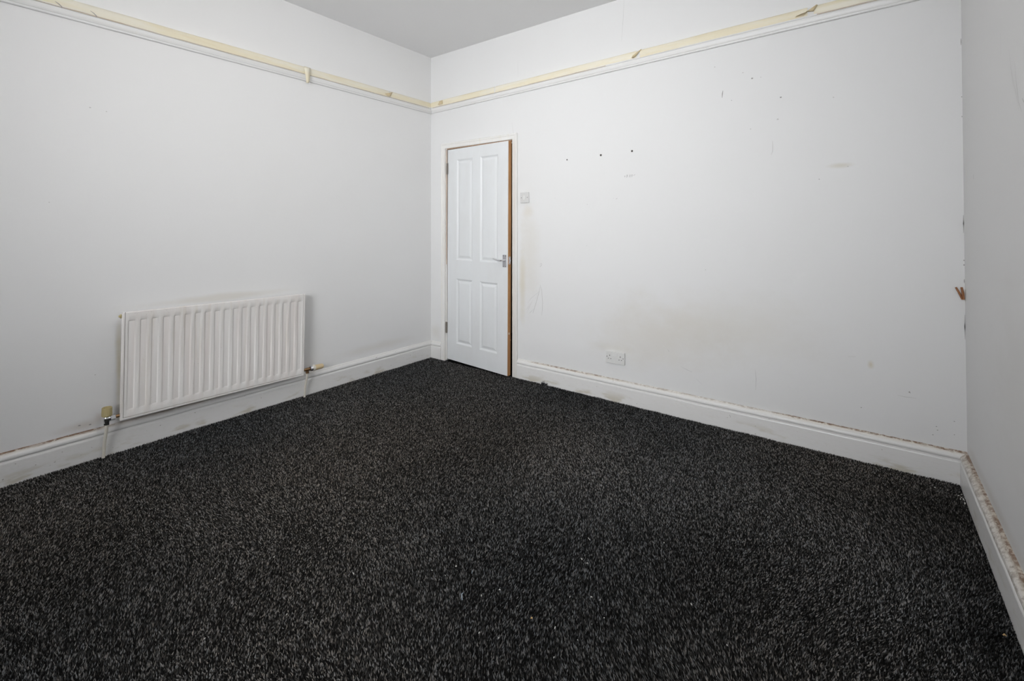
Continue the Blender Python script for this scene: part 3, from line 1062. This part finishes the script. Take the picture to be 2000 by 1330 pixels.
for pts, w, m in (([(1982, 122), (1986, 165), (1990, 200), (1996, 218)], .0018, 'pencil'), ([(1971, 98), (1976, 140), (1980, 178)], .0014, 'faint'),
                  ([(1974, 130), (1984, 180), (1991, 216)], .0016, 'faint'), ([(1902, 341), (1902, 350)], .006, 'mark'), ([(1997, 192), (2003, 205)], .004, 'mark'),
                  ([(1954, 65), (1955, 110)], .0014, 'faint')):
    obj('scuff', ribbon([pr(*q) for q in pts], w, (-1, 0, 0)), M[m], wr)

# ------------------------------------------------------------------ carpet pile: every tuft a little leaning pyramid
def make_pile():
    g = np.random.default_rng(5)
    s = 0.0044
    xs = np.arange(XL + 0.024, XR - 0.032, s)
    ysn = np.arange(YR + 0.03, YB - 0.022, s)
    X, Y = np.meshgrid(xs, ysn)
    X, Y = X.ravel(), Y.ravel()
    depth = -0.6 * X + 0.8 * Y
    lat = np.abs(0.8 * X + 0.6 * Y)
    keep = (depth > 0.95) & (lat < depth * 1.15 + 0.35)
    keep |= g.random(X.size) < 0.10            # sparser where nobody can look
    X, Y = X[keep], Y[keep]
    n = X.size
    X = X + g.uniform(-s * .5, s * .5, n)
    Y = Y + g.uniform(-s * .5, s * .5, n)

    def field(fr, seed):
        q = np.random.default_rng(seed)
        v = np.zeros(n)
        for k in range(9):
            a = q.uniform(0, 2 * np.pi)
            w = fr * q.uniform(.5, 1.9)
            v += np.sin((X * np.cos(a) + Y * np.sin(a)) * w + q.uniform(0, 6.28)) * q.uniform(.6, 1.2)
        return v / 3.2
    la, lb, wear = field(4.5, 1), field(4.5, 2), field(2.6, 3)
    swirl = field(26, 4)
    ang = g.uniform(0, 2 * np.pi, n)
    rad_ = 0.0028 * g.uniform(.7, 1.25, n)
    lean = 0.0052 * g.random(n) ** .6
    la2 = g.uniform(0, 2 * np.pi, n)
    hgt = 0.0120 * g.uniform(.62, 1.0, n) * (1 - .12 * np.clip(wear, -1, 1)) + 0.0012 * swirl
    V_ = np.empty((n, 4, 3), np.float32)
    for k in range(3):
        a = ang + k * 2.0944
        V_[:, k, 0] = X + rad_ * np.cos(a)
        V_[:, k, 1] = Y + rad_ * np.sin(a)
        V_[:, k, 2] = -0.0125
    V_[:, 3, 0] = X + lean * np.cos(la2) + 0.0030 * la
    V_[:, 3, 1] = Y + lean * np.sin(la2) + 0.0030 * lb
    V_[:, 3, 2] = -0.0125 + hgt
    base = np.arange(n, dtype=np.int32)[:, None] * 4
    F = np.concatenate([base + np.array([[0, 1, 3]]), base + np.array([[1, 2, 3]]), base + np.array([[2, 0, 3]])], 1).reshape(-1, 3)
    me = bpy.data.meshes.new('carpet_pile')
    me.vertices.add(n * 4)
    me.vertices.foreach_set('co', V_.ravel())
    nf = F.shape[0]
    me.loops.add(nf * 3)
    me.loops.foreach_set('vertex_index', F.ravel().astype(np.int32))
    me.polygons.add(nf)
    me.polygons.foreach_set('loop_start', np.arange(0, nf * 3, 3, dtype=np.int32))
    me.polygons.foreach_set('loop_total', np.full(nf, 3, np.int32))
    # heather yarn: black, charcoal and warm grey tufts
    t = g.random(n)
    val = np.where(t < .46, g.uniform(.006, .016, n), np.where(t < .80, g.uniform(.032, .09, n), g.uniform(.17, .36, n)))
    # light and shade of trodden pile and dim near corners, painted into tuft tone
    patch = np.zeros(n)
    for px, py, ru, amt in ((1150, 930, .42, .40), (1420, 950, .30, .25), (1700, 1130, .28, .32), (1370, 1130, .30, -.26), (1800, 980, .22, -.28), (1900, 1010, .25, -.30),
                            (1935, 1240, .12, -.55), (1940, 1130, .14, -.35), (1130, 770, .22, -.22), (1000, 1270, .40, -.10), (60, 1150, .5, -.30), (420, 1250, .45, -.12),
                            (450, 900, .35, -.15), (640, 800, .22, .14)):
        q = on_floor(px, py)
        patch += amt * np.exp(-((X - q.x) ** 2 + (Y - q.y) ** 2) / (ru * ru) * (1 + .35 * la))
    wb_ = on_floor(880, 860)
    brown = np.exp(-((X - wb_.x) ** 2 + (Y - wb_.y) ** 2) / .55)
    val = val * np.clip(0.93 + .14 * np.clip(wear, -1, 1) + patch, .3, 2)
    warm = g.uniform(-.04, .09, n) + .07 * brown + .05 * np.clip(wear, -1, 1)
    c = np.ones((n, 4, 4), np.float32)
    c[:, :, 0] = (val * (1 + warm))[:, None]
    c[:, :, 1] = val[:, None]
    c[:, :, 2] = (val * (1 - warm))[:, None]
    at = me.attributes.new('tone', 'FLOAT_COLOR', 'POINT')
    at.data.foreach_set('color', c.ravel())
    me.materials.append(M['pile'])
    me.update()
    me.validate()
    o = bpy.data.objects.new('carpet_pile', me)
    COL.objects.link(o)
    o.parent = fl
    o['kind'] = 'stuff'
    return o


make_pile()

# ------------------------------------------------------------------ bits on the carpet
def scrap(name, px, py, pts, r, mat, label, cat, group=None):
    c = on_floor(px, py, 0.004)
    bm = add_tube(bmesh.new(), [c + Vector(p) for p in pts], r, 6)
    tag(obj(name, bm, M[mat], smooth=True), label, cat, group)


scrap('lint_thread', 902, 1166, [(-.007, .014, .002), (-.005, .005, .005), (.003, -.003, .004), (.011, -.010, .002)], .0016, 'thread_blue', 'curled pale blue thread lying on the open carpet', 'thread')
scrap('lint_thread', 922, 1118, [(-.003, .007, .001), (0, 0, .004), (.004, -.005, .001)], .0010, 'thread_blue', 'short dull blue thread near the curled thread on carpet', 'thread')
scrap('lint_thread', 1150, 1053, [(-.006, .005, .001), (0, 0, .003), (.006, -.003, .001)], .0009, 'lint', 'short straight grey white thread on the carpet', 'thread')
scrap('crumb', 1038, 1208, [(-.002, 0, .0), (0, .001, .003), (.003, .001, .001)], .0024, 'crumb', 'tan crumb lying alone on the dark carpet', 'crumb')
scrap('crumb', 1962, 1242, [(-.003, 0, .0), (0, .002, .004), (.004, .001, .001)], .0022, 'crumb', 'brown crumb beside the dirty skirting board', 'crumb')

# black fuzz sprouting where the carpet meets the skirting
bm = bmesh.new()
rf = random.Random(11)
c = on_floor(1066, 749, 0.0)
c.y = YB - 0.034
for k in range(26):
    a = rf.uniform(0, 6.28)
    b0 = c + Vector((rf.uniform(-.022, .022), rf.uniform(-.006, .006), -.004))
    hgt = rf.uniform(.012, .030) * (1.25 if abs(b0.x - c.x) < .008 else .7)
    top = b0 + Vector((math.cos(a) * .012, math.sin(a) * .004, hgt))
    add_tube(bm, [b0, b0.lerp(top, .5) + Vector((rf.uniform(-.004, .004), 0, .003)), top], [.0018, .0014, .0006], 4)
tag(obj('fuzz_tuft', bm, M['fuzz']), 'black tuft of loose carpet fibre against the skirting near the door', 'fuzz')

# countless white specks
bm = bmesh.new()
sp = [(1237, 1006), (993, 1005), (963, 1020), (1038, 1059), (1008, 1083), (1136, 1092), (1147, 1100), (940, 1163), (976, 1152), (1113, 1166), (1155, 1166), (1172, 1172),
      (1084, 1226), (936, 1236), (974, 1246), (1128, 1250), (1156, 1219), (1082, 1284), (891, 1106), (870, 1124), (844, 1114), (850, 877), (859, 877), (894, 877), (805, 899),
      (605, 886), (637, 887), (1055, 812), (870, 846), (196, 930), (170, 940), (535, 1088), (420, 1130), (745, 990), (1297, 1060), (1300, 1092), (1180, 1207), (1500, 1010), (400, 1247),
      (1826, 952), (1851, 957), (1872, 968), (1876, 975), (1878, 972), (1894, 977), (1899, 985), (1902, 988), (1888, 978), (1895, 970), (690, 1120), (560, 1200), (1350, 1180), (1420, 1260)]
rs = random.Random(4)
for px, py in sp:
    c = on_floor(px, py, 0.0022)
    c.x = min(c.x, XR - 0.04)
    r = rs.uniform(.0013, .0024) * (1.25 if px > 1820 else 1)
    a = rs.uniform(0, 3.14)
    d = Vector((math.cos(a), math.sin(a), 0.2)) * r * rs.uniform(.8, 1.8)
    add_tube(bm, [c - d, c + Vector((0, 0, r * .6)), c + d], [r * .5, r * .8, r * .5], 5)
tag(obj('carpet_specks', bm, M['lint']), 'tiny white specks of lint scattered over the dark carpet', 'lint', kind='stuff')
